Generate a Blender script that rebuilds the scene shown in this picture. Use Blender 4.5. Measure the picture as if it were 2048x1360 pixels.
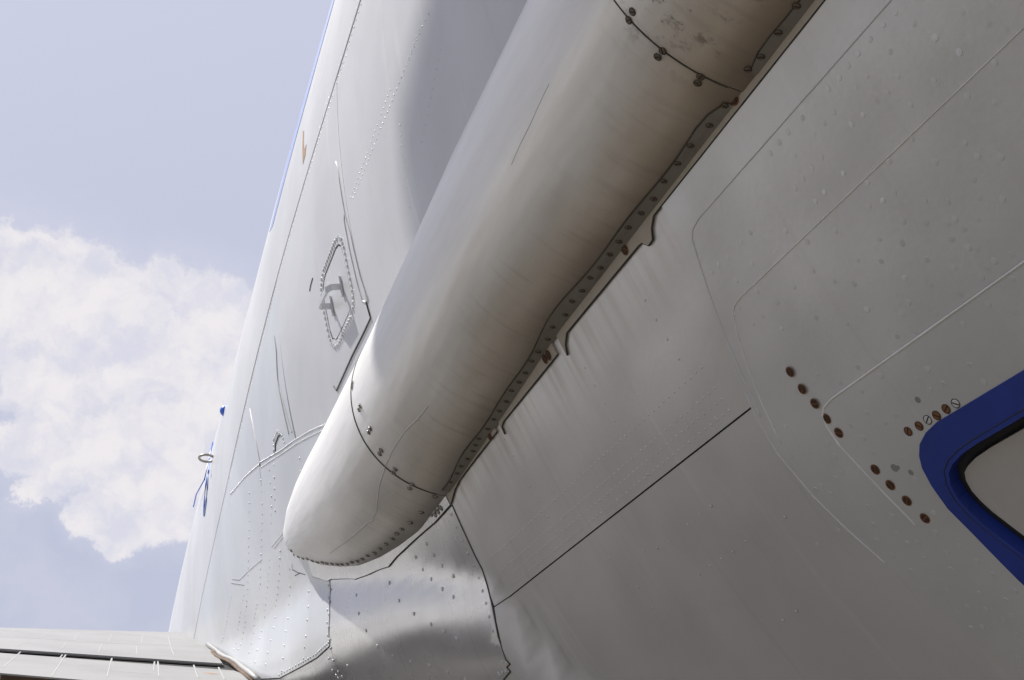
import bpy, bmesh, math, random
import numpy as np
from mathutils import Vector, Matrix
from mathutils.bvhtree import BVHTree
from mathutils.geometry import delaunay_2d_cdt
random.seed(7); rng = np.random.default_rng(7)
R_ = math.radians
for o in list(bpy.data.objects): bpy.data.objects.remove(o)
scene = bpy.context.scene
col = scene.collection

# ------------------------------------------------------------------ camera
EYE = 1.70                                   # metres above the apron
FPX, CX, CY = 2600.0, 1024.0, 680.0          # focal length and centre in photo pixels
PITCH, YAW = R_(25.2655), R_(17.7463)        # looking up, and to the right of the fuselage axis (+Y)
ca = np.array([math.sin(YAW)*math.cos(PITCH), math.cos(YAW)*math.cos(PITCH), math.sin(PITCH)])
cr = np.array([math.cos(YAW), -math.sin(YAW), 0.0])
cu = np.cross(cr, ca)
cam = bpy.data.cameras.new('camera'); camo = bpy.data.objects.new('camera', cam); col.objects.link(camo)
camo.matrix_world = Matrix(((cr[0], cu[0], -ca[0], 0), (cr[1], cu[1], -ca[1], 0), (cr[2], cu[2], -ca[2], EYE), (0, 0, 0, 1)))
cam.sensor_width = 36; cam.lens = FPX/2048*36; cam.clip_start = 0.02; cam.clip_end = 20000
scene.camera = camo
scene.render.resolution_x, scene.render.resolution_y = 1024, 680

# ------------------------------------------------------------------ sun, sky, exposure
SUN = np.array([-0.455, 0.40, 0.795]); SUN /= np.linalg.norm(SUN)
sl = bpy.data.lights.new('sun', 'SUN'); sl.energy = 5.0; sl.angle = R_(0.7); sl.color = (1.0, 0.965, 0.91)
so = bpy.data.objects.new('sun', sl); col.objects.link(so)
so.rotation_euler = Vector(SUN).to_track_quat('Z', 'Y').to_euler(); so.location = (-8, -3, 14)
scene.view_settings.view_transform = 'Standard'; scene.view_settings.look = 'None'
scene.view_settings.gamma = 1; scene.view_settings.exposure = 0.40; scene.view_settings.use_curve_mapping = False

def ray(px, py):
    d = ca*FPX + cr*(px-CX) - cu*(py-CY)
    return d/np.linalg.norm(d)

class N:
    """small node helper"""
    def __init__(s, tree): s.t = tree; s.n = tree.nodes; s.l = tree.links
    def add(s, typ, ins=None, **kw):
        n = s.n.new(typ)
        for k, v in kw.items(): setattr(n, k, v)
        for k, v in (ins or {}).items():
            if isinstance(v, bpy.types.NodeSocket): s.l.new(v, n.inputs[k])
            else: n.inputs[k].default_value = v
        return n
    def m(s, op, a, b=None, c=None, clamp=False):
        ins = {0: a}
        if b is not None: ins[1] = b
        if c is not None: ins[2] = c
        return s.add('ShaderNodeMath', ins, operation=op, use_clamp=clamp).outputs[0]
    def ss(s, x, a, b, lo=0.0, hi=1.0):
        return s.add('ShaderNodeMapRange', {0: x, 1: a, 2: b, 3: lo, 4: hi}, interpolation_type='SMOOTHSTEP').outputs[0]
    def mix(s, f, a, b, mode='MIX'):
        n = s.add('ShaderNodeMix', data_type='RGBA', blend_type=mode)
        for i, v in ((0, f), (6, a), (7, b)):
            if isinstance(v, bpy.types.NodeSocket): s.l.new(v, n.inputs[i])
            else: n.inputs[i].default_value = v if i == 0 or len(v) == 4 else (*v, 1)
        return n.outputs[2]
    def noise(s, vec, scale, detail=4, rough=0.55, dist=0.0):
        return s.add('ShaderNodeTexNoise', {'Vector': vec, 'Scale': scale, 'Detail': detail, 'Roughness': rough, 'Distortion': dist}).outputs[0]
    def vm(s, op, a, b):
        return s.add('ShaderNodeVectorMath', {0: a, 1: b}, operation=op).outputs[0]

world = bpy.data.worlds.new('World'); scene.world = world; world.use_nodes = True
w = N(world.node_tree); w.n.clear()
sky = w.add('ShaderNodeTexSky', sky_type='NISHITA', sun_disc=False)
sky.sun_elevation = math.asin(SUN[2]); sky.sun_rotation = math.atan2(SUN[0], SUN[1])
sky.altitude = 100; sky.air_density = 1.0; sky.dust_density = 2.5; sky.ozone_density = 1.0
tc = w.add('ShaderNodeTexCoord').outputs['Generated']
el = w.add('ShaderNodeSeparateXYZ', {0: tc}).outputs[2]
# cumulus seen towards the tail of the field, plus thin high veil everywhere
blobs = [((30, 545), .034), ((110, 535), .026), ((175, 575), .030), ((60, 640), .045), ((150, 660), .040), ((330, 580), .022), ((290, 630), .034), ((380, 640), .034), ((445, 600), .018), ((470, 640), .026),
         ((240, 710), .034), ((330, 720), .034), ((420, 740), .030), ((90, 760), .030), ((105, 870), .022), ((40, 905), .018), ((180, 905), .028), ((290, 900), .034), ((390, 890), .034),
         ((110, 950), .018), ((250, 975), .026), ((350, 990), .030), ((300, 1040), .018), ((390, 1020), .02), ((60, 985), .014), ((180, 1030), .016), ((240, 1075), .014)]
warp = w.add('ShaderNodeTexNoise', {'Vector': tc, 'Scale': 22.0, 'Detail': 7.0, 'Roughness': 0.66})
wv = w.vm('SUBTRACT', warp.outputs[1], (0.5, 0.5, 0.5))
wsc = w.add('ShaderNodeVectorMath', {0: wv, 3: 0.052}, operation='SCALE').outputs[0]
dv = w.vm('ADD', tc, wsc)
dens = None
for (p, r) in blobs:
    c = ray(*p)
    dd = w.add('ShaderNodeVectorMath', {0: dv, 1: tuple(c)}, operation='DISTANCE').outputs[1]
    v = w.m('SUBTRACT', 1.0, w.m('DIVIDE', dd, r*1.12))
    dens = v if dens is None else w.add('ShaderNodeMath', {0: dens, 1: v, 2: 0.25}, operation='SMOOTH_MAX').outputs[0]
gen = w.noise(tc, 3.2, 6, 0.6)                       # the same kind of cloud goes on all round the field
low = w.ss(el, 0.62, 0.30)
gden = w.m('MULTIPLY_ADD', w.m('SUBTRACT', gen, 0.62), 3.5, w.m('MULTIPLY', w.m('SUBTRACT', low, 1.0), 1.0))
dens = w.m('MAXIMUM', dens, gden)
fine = w.noise(dv, 34, 8, 0.62)
cover = w.ss(w.m('MULTIPLY_ADD', w.m('SUBTRACT', fine, 0.5), 0.9, dens), -0.13, 0.19)
soft = w.ss(dens, -1.1, 0.5)
shift = w.vm('ADD', dv, (-0.007, 0.0, 0.013))            # billows: lit on the side towards the sun
relief = w.m('SUBTRACT', w.noise(dv, 21, 6, 0.55), w.noise(shift, 21, 6, 0.55))
shade = w.ss(w.m('MULTIPLY_ADD', relief, 4.2, w.m('MULTIPLY', dens, 0.30)), -0.75, 0.75)
ccol = w.mix(shade, (0.53, 0.535, 0.61), (0.67, 0.645, 0.655))
STR = 0.085
veil = w.mix(w.ss(el, 0.15, 0.75), (0.39, 0.41, 0.52), (0.485, 0.50, 0.61))
skyc = w.add('ShaderNodeVectorMath', {0: sky.outputs[0], 3: STR}, operation='SCALE').outputs[0]
base = w.mix(0.88, skyc, veil)
base = w.mix(w.m('MULTIPLY', soft, 0.45), base, (0.53, 0.535, 0.615))
hz = w.m('MULTIPLY', w.ss(w.noise(dv, 7.0, 5, 0.55), 0.40, 0.66), w.ss(el, 0.52, 0.30))   # soft hazy cloud low down
base = w.mix(w.m('MULTIPLY', hz, 0.4), base, (0.52, 0.52, 0.59))
out = w.mix(w.m('MULTIPLY', cover, 0.92), base, ccol)
bg = w.add('ShaderNodeBackground', {0: out, 1: 1.0})
w.l.new(bg.outputs[0], w.add('ShaderNodeOutputWorld').inputs[0])

# ------------------------------------------------------------------ materials
def material(name):
    m = bpy.data.materials.new(name); m.use_nodes = True
    n = N(m.node_tree); n.n.clear()
    b = n.add('ShaderNodeBsdfPrincipled'); n.l.new(b.outputs[0], n.add('ShaderNodeOutputMaterial').inputs[0])
    return m, n, b
def uvsplit(n):
    uv = n.add('ShaderNodeUVMap', uv_map='skin').outputs[0]
    s = n.add('ShaderNodeSeparateXYZ', {0: uv})
    return uv, s.outputs[0], s.outputs[1]
def scaled(n, v, x, y): return n.vm('MULTIPLY', v, (x, y, 1.0))

def paint(name, base, rough=0.36, metal=0.25, dirt=0.5, streak=0.5, soot=False, tint=(0.36, 0.355, 0.335), wav=0.06, blot=0.5, drip=False):
    m, n, b = material(name)
    uv, u, v = uvsplit(n)
    c = n.mix(n.ss(n.noise(uv, 2.2, 5, 0.6, 0.4), 0.35, 0.7), base, tuple(x*0.88 for x in base))
    # fine streaks running round the body (rain), u = along, v = round
    st = n.noise(scaled(n, uv, 55, 1.6), 1.0, 4, 0.62, 0.15)
    c = n.mix(n.m('MULTIPLY', n.ss(st, 0.56, 0.78), 0.30*streak), c, tint)
    st2 = n.noise(scaled(n, uv, 30, 2.2), 1.0, 3, 0.6)
    c = n.mix(n.m('MULTIPLY', n.ss(st2, 0.58, 0.75), 0.28*streak), c, tuple(min(1, x*1.3) for x in base))
    bl = n.noise(uv, 7.0, 6, 0.65, 0.8)
    c = n.mix(n.m('MULTIPLY', n.ss(bl, 0.52, 0.74), 0.30*blot), c, tint)
    if drip:
        dn = n.noise(scaled(n, uv, 60, 2.0), 1.0, 4, 0.6, 0.2)
        dm = n.m('MULTIPLY', n.ss(dn, 0.40, 0.70), n.ss(v, -0.905, -0.83))
        c = n.mix(n.m('MULTIPLY', dm, n.ss(u, 0.9, 1.5, 0.22, 0.5)), c, (0.26, 0.19, 0.135))
    if soot:
        # exhaust staining carried along the lower flank of the fairing; v = lateral position -1..1
        wob = n.m('MULTIPLY', n.m('SUBTRACT', n.noise(scaled(n, uv, 3.0, 1.2), 1.0, 5, 0.6), 0.5), 0.75)
        q = n.m('ADD', v, wob)
        band = n.m('MULTIPLY', n.ss(q, -0.30, -0.92), n.ss(u, 2.35, 1.2))
        nearb = n.m('MULTIPLY', n.ss(u, 1.3, 0.5), 0.25)
        band = n.m('MULTIPLY', band, n.m('ADD', 0.60, nearb))
        c = n.mix(band, c, (0.44, 0.335, 0.23))
        sk = n.noise(scaled(n, uv, 70, 1.5), 1.0, 4, 0.6, 0.3)
        c = n.mix(n.m('MULTIPLY', n.m('MULTIPLY', n.ss(sk, 0.5, 0.72), n.ss(q, -0.2, -0.7)), 0.18), c, (0.14, 0.11, 0.085))
        sp = n.noise(scaled(n, uv, 38, 4.0), 1.0, 6, 0.75)
        spm = n.m('MULTIPLY', n.ss(sp, 0.53, 0.64), n.m('MULTIPLY', n.ss(u, 0.80, 0.70), n.ss(n.m('ABSOLUTE', n.m('ADD', v, 0.52)), 0.5, 0.1)))
        c = n.mix(n.m('MULTIPLY', spm, 0.8), c, (0.07, 0.06, 0.05))
        grime = n.m('MULTIPLY', n.ss(n.m('ADD', v, n.m('MULTIPLY', wob, 0.30)), -0.74, -1.0), 0.70)
        c = n.mix(grime, c, (0.085, 0.062, 0.045))
    n.l.new(c, b.inputs['Base Color'])
    b.inputs['Metallic'].default_value = metal
    rn = n.m('MULTIPLY_ADD', n.noise(uv, 9, 4), 0.16, rough-0.08)
    n.l.new(rn, b.inputs['Roughness'])
    hgt = n.m('ADD', n.m('MULTIPLY', n.noise(uv, 3.5, 2), 1.0), n.m('MULTIPLY', n.noise(uv, 160, 3), 0.012))
    bp = n.add('ShaderNodeBump', {'Strength': 0.6, 'Distance': wav*0.1, 'Height': hgt})
    n.l.new(bp.outputs[0], b.inputs['Normal'])
    return m
def plain(name, base, rough=0.5, metal=0.0, var=0.25, scale=40):
    m, n, b = material(name)
    tcn = n.add('ShaderNodeTexCoord').outputs['Object']
    ns = n.noise(tcn, scale, 5, 0.6)
    n.l.new(n.mix(n.ss(ns, 0.35, 0.7), base, tuple(x*(1-var) for x in base)), b.inputs['Base Color'])
    b.inputs['Roughness'].default_value = rough; b.inputs['Metallic'].default_value = metal
    return m

M = {}
M['skin'] = paint('silver_paint', (0.60, 0.595, 0.585), 0.36, 0.25, streak=0.75, drip=True, wav=0.26)
M['belly'] = paint('belly_paint', (0.60, 0.602, 0.595), 0.33, 0.22, streak=0.55, blot=0.6, wav=0.26)
M['flank'] = paint('flank_paint', (0.59, 0.60, 0.62), 0.36, 0.10, streak=0.8, blot=0.25)
M['root'] = paint('fairing_paint', (0.61, 0.61, 0.615), 0.27, 0.55, streak=0.8, blot=0.5)
M['pale_flank'] = paint('bluish_flank', (0.582, 0.605, 0.635), 0.32, 0.10, streak=0.8, blot=0.25)  # base slightly bluer than the flank
M['tube'] = paint('sooty_fairing_paint', (0.84, 0.83, 0.81), 0.33, 0.12, streak=0.12, blot=0.2, soot=True, wav=0.03)
M['band'] = paint('grey_green_sealing_paint', (0.215, 0.20, 0.172), 0.5, 0.0, streak=1.2, blot=2.0, tint=(0.11, 0.082, 0.055))
M['flange'] = paint('grimy_flange_paint', (0.36, 0.315, 0.255), 0.55, 0.0, streak=1.0, blot=1.0, tint=(0.12, 0.085, 0.055))
M['white'] = plain('white_sealant', (0.74, 0.74, 0.73), 0.5, 0, 0.12)
M['pale'] = plain('pale_sealant', (0.42, 0.42, 0.415), 0.5, 0, 0.12)
M['bead'] = plain('painted_bead', (0.60, 0.605, 0.615), 0.42, 0, 0.1)
M['dark'] = plain('dark_joint_filler', (0.06, 0.053, 0.045), 0.7, 0, 0.5, 60)
M['wing_bead'] = plain('wing_seam_paint', (0.37, 0.365, 0.355), 0.5, 0, 0.1)
M['black'] = plain('black_cavity_shade', (0.012, 0.012, 0.012), 0.8, 0, 0.3)  # black for joint gaps; stands for shade in the flap slot
M['rubber'] = plain('black_rubber', (0.014, 0.014, 0.016), 0.5, 0, 0.3)
M['blue'] = plain('blue_paint', (0.012, 0.035, 0.24), 0.5, 0, 0.18, 18)
M['bright_blue'] = plain('bright_blue_paint', (0.03, 0.13, 0.62), 0.35, 0, 0.1)
M['stripe'] = plain('pale_blue_stripe', (0.27, 0.35, 0.64), 0.4, 0, 0.1)
M['rust'] = plain('rusty_steel', (0.060, 0.026, 0.012), 0.7, 0.2, 0.6, 500)
M['rust_edge'] = plain('orange_rust', (0.20, 0.085, 0.03), 0.8, 0, 0.6, 400)
M['screw'] = plain('dirty_screw_head', (0.16, 0.125, 0.09), 0.55, 0.2, 0.6, 400)
M['screw_base'] = plain('screw_recess', (0.05, 0.037, 0.026), 0.8, 0, 0.4, 300)
M['bright'] = plain('painted_screw_head', (0.34, 0.32, 0.29), 0.45, 0.2, 0.3, 300)
M['rivet'] = plain('painted_rivet', (0.59, 0.592, 0.585), 0.33, 0.24, 0.12, 200)
M['rivet_light'] = plain('light_painted_rivet', (0.60, 0.62, 0.65), 0.32, 0.15, 0.1, 200)
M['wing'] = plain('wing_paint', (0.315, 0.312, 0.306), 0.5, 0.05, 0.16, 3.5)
M['brown'] = plain('brown_grime', (0.13, 0.075, 0.04), 0.8, 0, 0.5, 15)
M['ochre'] = plain('bare_ochre_primer', (0.36, 0.22, 0.115), 0.6, 0, 0.3, 60)
M['chip'] = plain('chipped_paint', (0.24, 0.245, 0.24), 0.6, 0, 0.3, 200)
m_, n_, b_ = material('concrete')
tcn = n_.add('ShaderNodeTexCoord').outputs['Object']
cc = n_.mix(n_.ss(n_.noise(tcn, 0.6, 6, 0.6), 0.35, 0.68), (0.18, 0.166, 0.14), (0.135, 0.127, 0.108))
cc = n_.mix(n_.m('MULTIPLY', n_.ss(n_.noise(tcn, 40, 4), 0.5, 0.75), 0.4), cc, (0.075, 0.07, 0.062))
n_.l.new(cc, b_.inputs['Base Color']); b_.inputs['Roughness'].default_value = 0.9
M['concrete'] = m_

# ------------------------------------------------------------------ body shape: y = along, phi = degrees round from the left side (negative = down)
FX, FZ, FR = 2.00536, EYE+1.39527, 1.75
def interp(x, xs, ys): return np.interp(x, xs, ys)
def radius(y):
    return sum(radius0(np.asarray(y, float)+d) for d in (-0.3, -0.15, 0, 0.15, 0.3))/5
def radius0(y):
    y = np.asarray(y, float)
    r = np.interp(y, [1.5, 2.5, 3.5, 4.5, 5.2, 5.9, 6.7, 8.1, 9.5, 11, 12.2, 13], [1.75, 1.748, 1.729, 1.711, 1.699, 1.683, 1.66, 1.612, 1.52, 1.3, 0.9, 0.1])
    return np.where(y < -3, FR-0.012*(-3-y)**2, r)
def bump(y, phi):
    p0 = interp(y, [0.6, 1.2, 1.48, 1.72, 2.0, 2.47, 2.65, 3.5, 5.0, 7.0], [-90, -70, -49, -31.5, -28.6, -25.2, -24, -21.5, -14, -10])
    cap = interp(y, [1.0, 1.72, 2.47, 3.5, 5.0], [0.04, 0.055, 0.066, 0.12, 0.20])
    d = p0-phi
    sp = lambda x, k: 0.5*(x+np.sqrt(x*x+k))
    run = cap/0.0190
    h = 0.0190*(sp(d, 0.5)-1.14*sp(d-run, 4.0))
    h = np.maximum(h, -0.03)
    fade = 1/(1+np.exp((-phi-75)*-0.25)); fade = 1-fade
    return h*fade*np.clip((y-0.7)/0.6, 0, 1)*np.clip((9-y)/2, 0, 1)
def S(y, phi, off=0.0):
    y = np.asarray(y, float); phi = np.asarray(phi, float)
    r = radius(y)+bump(y, phi)+off
    a = np.radians(phi)
    return np.stack([FX-r*np.cos(a), y, FZ+r*np.sin(a)], -1)
# long half-round fairing lying along the body
TY = [-9, 0.6, 1.2, 1.4, 1.66, 1.88, 2.00, 2.12, 2.25, 2.37, 2.50, 2.62, 2.675, 2.70]
TW = [4.35, 4.35, 4.40, 4.45, 4.5, 4.6, 4.45, 4.25, 3.95, 3.45, 2.7, 1.65, 0.8, 0.12]
TC = [-21.9, -21.9, -22.15, -22.5, -22.85, -22.95, -22.8, -22.55, -22.15, -21.65, -21.1, -20.65, -20.5, -20.5]
TH = [.075, .075, .077, .080, .084, .084, .081, .076, .068, .059, .047, .032, .018, .0]
def T(y, t, off=0.0):
    y = np.asarray(y, float); t = np.asarray(t, float)
    wd = interp(y, TY, TW); c = interp(y, TY, TC); h = interp(y, TY, TH)
    p = (np.sqrt(np.clip(1.545-t*t, 0.02, None))-0.738)/0.505
    return S(y, c+wd*t, h*p+off-0.0005)
def normal(surf, y, t, e=1e-3, et=0.02):
    a = surf(y+e, t)-surf(y-e, t); b = surf(y, t+et)-surf(y, t-et)
    n = np.cross(a, b); n /= np.linalg.norm(n, axis=-1, keepdims=True)+1e-12
    out = surf(y, t, 0.01)-surf(y, t)
    return n*np.sign((n*out).sum(-1, keepdims=True))

# ------------------------------------------------------------------ mesh helpers
def link(name, me, mat, parent, kind=None, label=None):
    o = bpy.data.objects.new(name, me); col.objects.link(o)
    for m in (mat if isinstance(mat, (list, tuple)) else [mat]):
        if m is not None: me.materials.append(m)
    if parent is not None: o.parent = parent
    if kind: o['kind'] = kind
    if label: o['label'] = label
    return o
def mesh_from(name, V, F, normals=None, uv=None, smooth=True, midx=None):
    me = bpy.data.meshes.new(name)
    me.from_pydata([tuple(v) for v in V], [], [tuple(f) for f in F])
    if uv is not None:
        l = me.uv_layers.new(name='skin')
        li = np.empty(len(me.loops), dtype=np.int32); me.loops.foreach_get('vertex_index', li)
        l.data.foreach_set('uv', np.asarray(uv, np.float32)[li].ravel())
    me.polygons.foreach_set('use_smooth', [smooth]*len(me.polygons))
    if midx is not None: me.polygons.foreach_set('material_index', midx)
    if normals is not None: me.normals_split_custom_set_from_vertices([tuple(x) for x in normals])
    me.update()
    return me
K = math.pi/180*FR
def inpoly(P, poly):
    P = np.asarray(P); poly = np.asarray(poly); x, y = P[:, 0], P[:, 1]; r = np.zeros(len(P), bool)
    j = len(poly)-1
    for i in range(len(poly)):
        xi, yi = poly[i]; xj, yj = poly[j]
        c = ((yi > y) != (yj > y)) & (x < (xj-xi)*(y-yi)/((yj-yi)+1e-15)+xi)
        r ^= c; j = i
    return r
def densify(poly, step):
    out = []
    for i in range(len(poly)):
        a = np.array(poly[i], float); b = np.array(poly[(i+1) % len(poly)], float)
        n = max(1, int(np.ceil(np.linalg.norm(b-a)/step)))
        for k in range(n): out.append(a+(b-a)*k/n)
    return np.array(out)
def panel(name, poly, mat, parent, off=0.0, holes=(), step=0.04, lip=0.008, surf=S, label=None, kind=None):
    """a curved sheet on the body: outline in (y, phi), edges turned in by lip"""
    sc = np.array([1, K])
    loops = [densify(np.array(p, float)*sc, step) for p in (poly, *holes)]
    B = np.concatenate(loops); E = []; k = 0
    for l in loops:
        E += [(k+i, k+(i+1) % len(l)) for i in range(len(l))]; k += len(l)
    lo, hi = loops[0].min(0), loops[0].max(0)
    gx, gy = np.meshgrid(np.arange(lo[0]+step/2, hi[0], step), np.arange(lo[1]+step/2, hi[1], step*0.8))
    G = np.c_[gx.ravel(), gy.ravel()]
    ok = inpoly(G, loops[0])
    for h in loops[1:]: ok &= ~inpoly(G, h)
    G = G[ok]
    if len(G):
        keep = np.ones(len(G), bool)
        for i0 in range(0, len(G), 4000):
            d = ((G[i0:i0+4000, None, :]-B[None])**2).sum(-1).min(1)
            keep[i0:i0+4000] = d > (step*0.45)**2
        G = G[keep]
    P = np.concatenate([B, G]) if len(G) else B
    vo, eo, fo, *_ = delaunay_2d_cdt([Vector(p) for p in P], E, [], 0, 1e-6)
    Q = np.array([(v.x, v.y) for v in vo]); F = np.array([tuple(f) for f in fo])
    cen = Q[F].mean(1); ok = inpoly(cen, loops[0])
    for h in loops[1:]: ok &= ~inpoly(cen, h)
    F = F[ok]
    yy, ph = Q[:, 0], Q[:, 1]/K
    V = surf(yy, ph, off); Nn = normal(surf, yy, ph)
    f0 = F[0]; 
    fl = np.cross(V[F[:, 1]]-V[F[:, 0]], V[F[:, 2]]-V[F[:, 0]]); flip = (fl*Nn[F[:, 0]]).sum(-1) < 0
    F[flip] = F[flip][:, ::-1]
    V = list(V); Nn = list(Nn); uv = list(Q); faces = [tuple(f) for f in F]
    if lip:
        ed = {}
        for f in F:
            for a, b in ((f[0], f[1]), (f[1], f[2]), (f[2], f[0])):
                ed[(a, b)] = 1
        bd = [(a, b) for (a, b) in ed if (b, a) not in ed]
        for a, b in bd:
            t = V[b]-V[a]; n2 = np.cross(t, Nn[a]); n2 = n2/(np.linalg.norm(n2)+1e-12)
            i = len(V)
            V += [V[a], V[b], V[b]-np.array(Nn[b])*lip, V[a]-np.array(Nn[a])*lip]
            Nn += [n2]*4; uv += [uv[a], uv[b], uv[b], uv[a]]
            faces.append((i+1, i, i+3, i+2))
    return link(name, mesh_from(name, V, faces, Nn, uv), mat, parent, kind, label)
def grid(name, surf, ys, ts, mat, parent, off=0.0, lip=0.006, label=None, uvf=None, etn=0.02):
    ys = np.asarray(ys); ts = np.asarray(ts)
    Y, TT = np.meshgrid(ys, ts, indexing='ij'); sh = Y.shape
    V = surf(Y, TT, off).reshape(-1, 3); Nn = normal(surf, Y, TT, 1e-3, etn).reshape(-1, 3)
    uv = np.c_[Y.ravel(), TT.ravel()]
    idx = np.arange(V.shape[0]).reshape(sh)
    F = [(idx[i, j], idx[i+1, j], idx[i+1, j+1], idx[i, j+1]) for i in range(sh[0]-1) for j in range(sh[1]-1)]
    a = np.cross(V[F[0][1]]-V[F[0][0]], V[F[0][2]]-V[F[0][0]])
    if a @ Nn[F[0][0]] < 0: F = [f[::-1] for f in F]
    V = list(V); Nn = list(Nn); uv = list(uv)
    if lip:
        border = [idx[0, :], idx[-1, :], idx[:, 0], idx[:, -1]]
        for bi, bb in enumerate(border):
            for a, b in zip(bb[:-1], bb[1:]):
                t = V[b]-V[a]; n2 = np.cross(t, Nn[a]); n2 = n2/(np.linalg.norm(n2)+1e-12)
                i = len(V); V += [V[a], V[b], V[b]-Nn[b]*lip, V[a]-Nn[a]*lip]
                cm = surf(ys.mean(), ts.mean(), off) if False else None
                Nn += [n2]*4; uv += [uv[a]]*4; F.append((i, i+1, i+2, i+3))
    return link(name, mesh_from(name, V, F, Nn, uv), mat, parent, None, label)

# surfaces to aim details at
def surf_bvh(surf, ys, ts):
    Y, TT = np.meshgrid(ys, ts, indexing='ij'); V = surf(Y, TT).reshape(-1, 3); idx = np.arange(len(V)).reshape(Y.shape)
    F = [(idx[i, j], idx[i+1, j], idx[i+1, j+1], idx[i, j+1]) for i in range(len(ys)-1) for j in range(len(ts)-1)]
    return BVHTree.FromPolygons([Vector(v) for v in V], F)
BV_S = surf_bvh(S, np.linspace(-0.5, 9, 240), np.linspace(-80, 60, 240))
BV_T = surf_bvh(T, np.concatenate([np.linspace(0, 1.9, 120), 2.70-0.8*np.cos(np.linspace(0, math.pi/2, 80))]), np.linspace(-1.03, 1.03, 70))
def hit(p, which='S'):
    d = Vector(ray(*p)); o = Vector((0, 0, EYE)); best = None
    for k, b in (('S', BV_S), ('T', BV_T)):
        if k not in which: continue
        r = b.ray_cast(o, d)
        if r[0] is not None and (best is None or r[3] < best[3]): best = r
    if best is None:                       # grazing: nearest point on the body to the line of sight
        bd = 1e9
        for s in np.linspace(1.5, 9, 300):
            r = BV_S.find_nearest(o+d*s)
            if r[3] < bd: bd = r[3]; best = r
    n = best[1]
    if n.dot(d) > 0: n = -n
    return np.array(best[0]), np.array(n)
def yphi(p):
    x, n = hit(p); return x[1], math.degrees(math.atan2(x[2]-FZ, FX-x[0]))
def snap(y, phi): return S(y, phi), normal(S, np.array(y), np.array(phi))

def ribbon(name, pts, width, mat, parent, which='S', off=0.0006, sub=0.02, height=0.0008, label=None, kind=None, raw=False):
    """a thin bead or joint line following the surface; pts are photo points laid on the body, or (point, normal) pairs if raw"""
    P = pts if raw else [hit(p, which) for p in pts]
    X = [P[0][0]]; Nn = [P[0][1]]
    for (a, na), (b, nb) in zip(P[:-1], P[1:]):
        k = max(1, int(np.linalg.norm(b-a)/sub))
        for i in range(1, k+1):
            q = a+(b-a)*i/k; n = na+(nb-na)*i/k
            if not raw:
                best = None
                for kk, bv in (('S', BV_S), ('T', BV_T)):
                    if kk in which:
                        r = bv.find_nearest(Vector(q))
                        if r[0] is not None and (best is None or r[3] < best[3]): best = r
                q = np.array(best[0])
                nn = np.array(best[1]); n = nn if nn @ n > 0 else -nn
            X.append(q); Nn.append(n/np.linalg.norm(n))
    X = np.array(X); V = []; F = []; NV = []
    for i in range(len(X)):
        t = X[min(i+1, len(X)-1)]-X[max(i-1, 0)]; t = t/(np.linalg.norm(t)+1e-12)
        s = np.cross(t, Nn[i]); s /= np.linalg.norm(s)
        wv_ = width/2*(0.85+0.3*random.random())
        for k, hh in ((-1, min(off, 0.0008)-0.0008), (-0.6, off+height*0.7), (0, off+height), (0.6, off+height*0.7), (1, min(off, 0.0008)-0.0008)):
            V.append(X[i]+s*k*wv_+Nn[i]*hh)
    for i in range(len(X)-1):
        for k in range(4):
            F.append((i*5+k, i*5+k+1, (i+1)*5+k+1, (i+1)*5+k))
    me = mesh_from(name, V, F, None, None, True)
    return link(name, me, mat, parent, kind, label)

def disc_mesh(name, segs=12, dome=0.25, base=None, slot=False):
    """unit fastener head (radius 1, axis +z); slot = cut screw head with two halves over a recess"""
    V, F, mi = [], [], []
    def ring(r, z, a0=0, a1=2*math.pi, n=segs): return [(r*math.cos(a0+(a1-a0)*i/n), r*math.sin(a0+(a1-a0)*i/n), z) for i in range(n)]
    if not slot:
        b0 = len(V); V += ring(1, -0.2); V += ring(0.82, dome*0.75); V.append((0, 0, dome))
        for i in range(segs):
            j = (i+1) % segs
            F.append((b0+i, b0+j, b0+segs+j, b0+segs+i)); F.append((b0+segs+i, b0+segs+j, b0+2*segs)); mi += [0, 0]
    else:
        g = 0.16
        V += ring(1.22, 0.02); F.append(tuple(range(segs))); mi.append(1)
        for sgn in (1, -1):
            b0 = len(V); n = 7
            a = math.asin(g)
            top = [(math.cos(a+(math.pi-2*a)*i/n), sgn*math.sin(a+(math.pi-2*a)*i/n)) for i in range(n+1)]
            V += [(x, y, 0.0) for x, y in top]+[(x*0.86, max(g, abs(y*0.86))*sgn, dome) for x, y in top]
            m = n+1
            for i in range(n):
                q = (b0+i, b0+i+1, b0+m+i+1, b0+m+i); F.append(q if sgn > 0 else q[::-1]); mi.append(0)
            q = tuple(b0+m+i for i in range(m)); F.append(q if sgn > 0 else q[::-1]); mi.append(0)
            q = (b0+m, b0+m+n, b0+n, b0); F.append(q if sgn > 0 else q[::-1]); mi.append(1)
    return V, F, mi
def frame(n, spin=0.0):
    n = Vector(n); q = n.to_track_quat('Z', 'Y').to_matrix() @ Matrix.Rotation(spin, 3, 'Z'); return q
FAST = {}
def fastener(name, key, pos, n, r, parent, mats, slot=False, dome=0.25, spin=None):
    if key not in FAST:
        V, F, mi = disc_mesh(name, 12, dome, slot=slot)
        me = mesh_from(name, V, F, None, None, False, mi)
        for m in mats: me.materials.append(m)
        FAST[key] = me
    o = bpy.data.objects.new(name, FAST[key]); col.objects.link(o); o.parent = parent
    q = frame(n, random.uniform(0, 6.28) if spin is None else spin)
    o.matrix_world = Matrix.Translation(Vector(pos)) @ q.to_4x4() @ Matrix.Scale(r, 4)
    return o
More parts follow.
